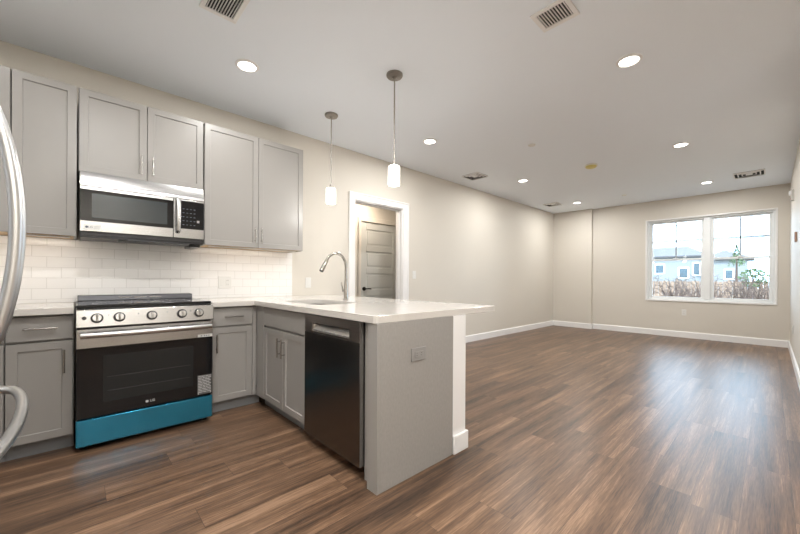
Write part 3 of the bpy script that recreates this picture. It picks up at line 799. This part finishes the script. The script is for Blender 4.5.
for x, y, l in ((4.04, -1.67, 'small white sprinkler cover on the ceiling before the yellow detector'), (7.66, -1.74, 'small white sprinkler cover on the ceiling nearest the window wall')):
    k = MB(); k.lathe([(.042, -.0006), (.042, -.004), (.036, -.010), (.0, -.012)], (0, 0, 0)); o = k.build('sprinkler_cover', 'plastic'); o.location = (x, y, H)
    tag(o, l, 'sprinkler', 'ceiling sprinkler covers')

# ---------------------------------------------------------------- outside
M['grass'] = mat('winter_grass', (.20, .17, .12), .9, noise=(3, .35, (1, 1, 1)))
M['roofm'] = mat('grey_roof_shingle', (.085, .085, .09), .9, noise=(4, .2, (1, 6, 6)))
M['siding_blue'] = siding_mat('pale_blue_siding', (.20, .225, .24))
M['siding_grey'] = siding_mat('pale_grey_siding', (.20, .22, .235))
M['hglass'] = mat('dark_house_glass', (.05, .08, .10), .2)
M['fence'] = mat('weathered_fence_wood', (.24, .17, .125), .85, noise=(5, .25, (1, 1, 8)))
M['twig'] = mat('bare_twig_bark', (.075, .05, .04), .9)
M['leaf'] = mat('evergreen_leaf', (.07, .12, .05), .8)
M['wire'] = mat('power_line_black', (.03, .03, .03), .6)
gr = struct(box('ground', 'grass', (-60, 90, -60, 50, -.3, -.2)))
def house(x, y0, y1, zw, zr, dx, wins, m, label, ridge=None):
    """ridge runs along y; hip ends"""
    t = thing('house', (x, 0, -.2), 0, label, 'house', 'houses beyond the yard')
    box('wall', m, (0, dx, y0, y1, 0, zw), t)
    o = .5; r0, r1 = ridge
    k = MB(); V = [k.bm.verts.new(p) for p in ((-o, y0 - o, zw), (dx + o, y0 - o, zw), (dx + o, y1 + o, zw), (-o, y1 + o, zw), (dx / 2, r0, zr), (dx / 2, r1, zr),
              (-o, y0 - o, zw + .15), (dx + o, y0 - o, zw + .15), (dx + o, y1 + o, zw + .15), (-o, y1 + o, zw + .15))]
    for f in ((3, 2, 1, 0), (0, 1, 7, 6), (1, 2, 8, 7), (2, 3, 9, 8), (3, 0, 6, 9), (6, 7, 4), (7, 8, 5, 4), (8, 9, 5), (9, 6, 4, 5)): k.bm.faces.new([V[i] for i in f])
    k.build('roof', 'roofm', t, smooth=False)
    for a, b, z0, z1 in wins:
        k = MB(); k.box(-.06, .0, a - .12, b + .12, z0 - .12, z1 + .12); f = k.build('window', 'trim', t)
        k = MB(); k.box(-.08, -.061, a, b, z0, z1); k.build('pane', 'hglass', f)
    return t
house(48, 1.2, 8.0, 3.9, 5.35, 8, [(4.5, 5.2, 2.2, 3.1), (2.4, 3.1, 1.7, 2.7), (1.45, 1.9, 2.0, 3.2), (6.2, 6.9, 2.0, 3.0)], 'siding_blue',
      'pale blue house with low roof seen through the left half of the window', (2.9, 6.2))
house(46, -2.1, .45, 3.4, 4.45, 4, [(-1.2, -.7, 1.6, 2.4)], 'siding_grey', 'pale grey-blue house seen through the right half of the window', (-.6, -.35))
# fence across the yard
t = thing('yard_fence', (27, 0, -.2), 0, 'weathered wooden fence across the yard outside', 'fence')
k = MB()
for i in range(95):
    y = -9 + i * .2; k.box(0, .02, y, y + .18, 0, 1.30 + .02 * math.sin(i * 1.7))
k.build('boards', 'fence', t)
for i in range(9):
    k = MB(); k.box(.03, .13, -9 + i * 2.3, -8.9 + i * 2.3, 0, 1.4); k.build('post', 'fence', t)
# bare shrubs
def shrub(x, y, hgt, spread, n, label, m='twig', seed=0):
    rnd = random.Random(seed); k = MB()
    for i in range(n):
        a = rnd.uniform(0, 2 * PI); l = hgt * rnd.uniform(.6, 1); s = spread * rnd.uniform(.2, 1)
        p = Vector((rnd.uniform(-.15, .15), rnd.uniform(-.15, .15), 0)); P = [p.copy()]
        for j in range(5):
            p = p + Vector((math.cos(a) * s / 5 + rnd.uniform(-.08, .08), math.sin(a) * s / 5 + rnd.uniform(-.08, .08), l / 5)); P.append(p.copy())
            if j > 0:
                for q in range(2):
                    b = a + rnd.uniform(-1.5, 1.5); q2 = p + Vector((math.cos(b) * .22, math.sin(b) * .22, .2 * rnd.uniform(-.3, 1.2))); k.tube([p, q2], .006, 4, rads=[.007, .003])
        k.tube(P, .012, 5, rads=[.018, .015, .012, .01, .008, .005])
    o = k.build('bare_shrub', m, smooth=False); o.location = (x, y, -.2); tag(o, label, 'shrub', 'bare winter shrubs in the yard')
i = 0
for x, y in ((15, -.4), (18.5, .9), (15, -2.3), (18, -3.3), (14.6, -4.4), (21, -1.2), (22, -3.6), (22.5, 1.6), (18.5, -6.2), (16.6, .9), (17.2, -1.1), (16.8, -2.9), (12.9, -2.0), (13.2, -3.6)):
    i += 1; shrub(x, y, 1.45 if x > 14 else 1.1, .75, 26, 'tangled bare brown winter shrub in the yard beyond the window', seed=i)
def leafy(name, x, y, z, h, r, n, label, cat, seed, conical=False):
    rnd = random.Random(seed); t = thing(name, (x, y, -.2), 0, label, cat)
    k = MB(); k.cyl((0, 0, 0), (0, 0, z + h * .5), .12, 8, r2=.04); k.build('trunk', 'twig', t)
    k = MB()
    for i in range(n):
        u = rnd.random(); a = rnd.uniform(0, 2 * PI)
        rad = r * ((1 - u) if conical else math.sqrt(max(0, 1 - (2 * u - 1) ** 2))) * rnd.uniform(.5, 1)
        c = Vector((rad * math.cos(a), rad * math.sin(a), z + h * u)); s = rnd.uniform(.05, .12)
        d1 = Vector((rnd.uniform(-1, 1), rnd.uniform(-1, 1), rnd.uniform(-1, 1))).normalized() * s; d2 = d1.cross(Vector((rnd.uniform(-1, 1), rnd.uniform(-1, 1), 1))).normalized() * s * .5
        k.bm.faces.new([k.bm.verts.new(c + q) for q in (-d1, d2, d1, -d2)])
    k.build('foliage', 'leaf', t, smooth=False)
leafy('evergreen_tree', 40, -1.75, 2.6, 1.75, .6, 420, 'small evergreen tree rising between the houses outside', 'tree', 5, True)
leafy('green_bush', 25.6, -3.05, 1.0, .95, .55, 420, 'round green bush by the fence outside', 'bush', 6)
for z, sg, l in ((5.35, .2, 'upper thin dark power line crossing the sky outside the window'), (4.1, .15, 'lower thin dark power line crossing the sky outside the window')):
    k = MB(); k.tube([(32, -16 + 40 * j / 24, z - sg + sg * ((j - 12) / 12) ** 2) for j in range(25)], .03, 5)
    tag(k.build('power_line', 'wire'), l, 'power line', 'power lines outside')
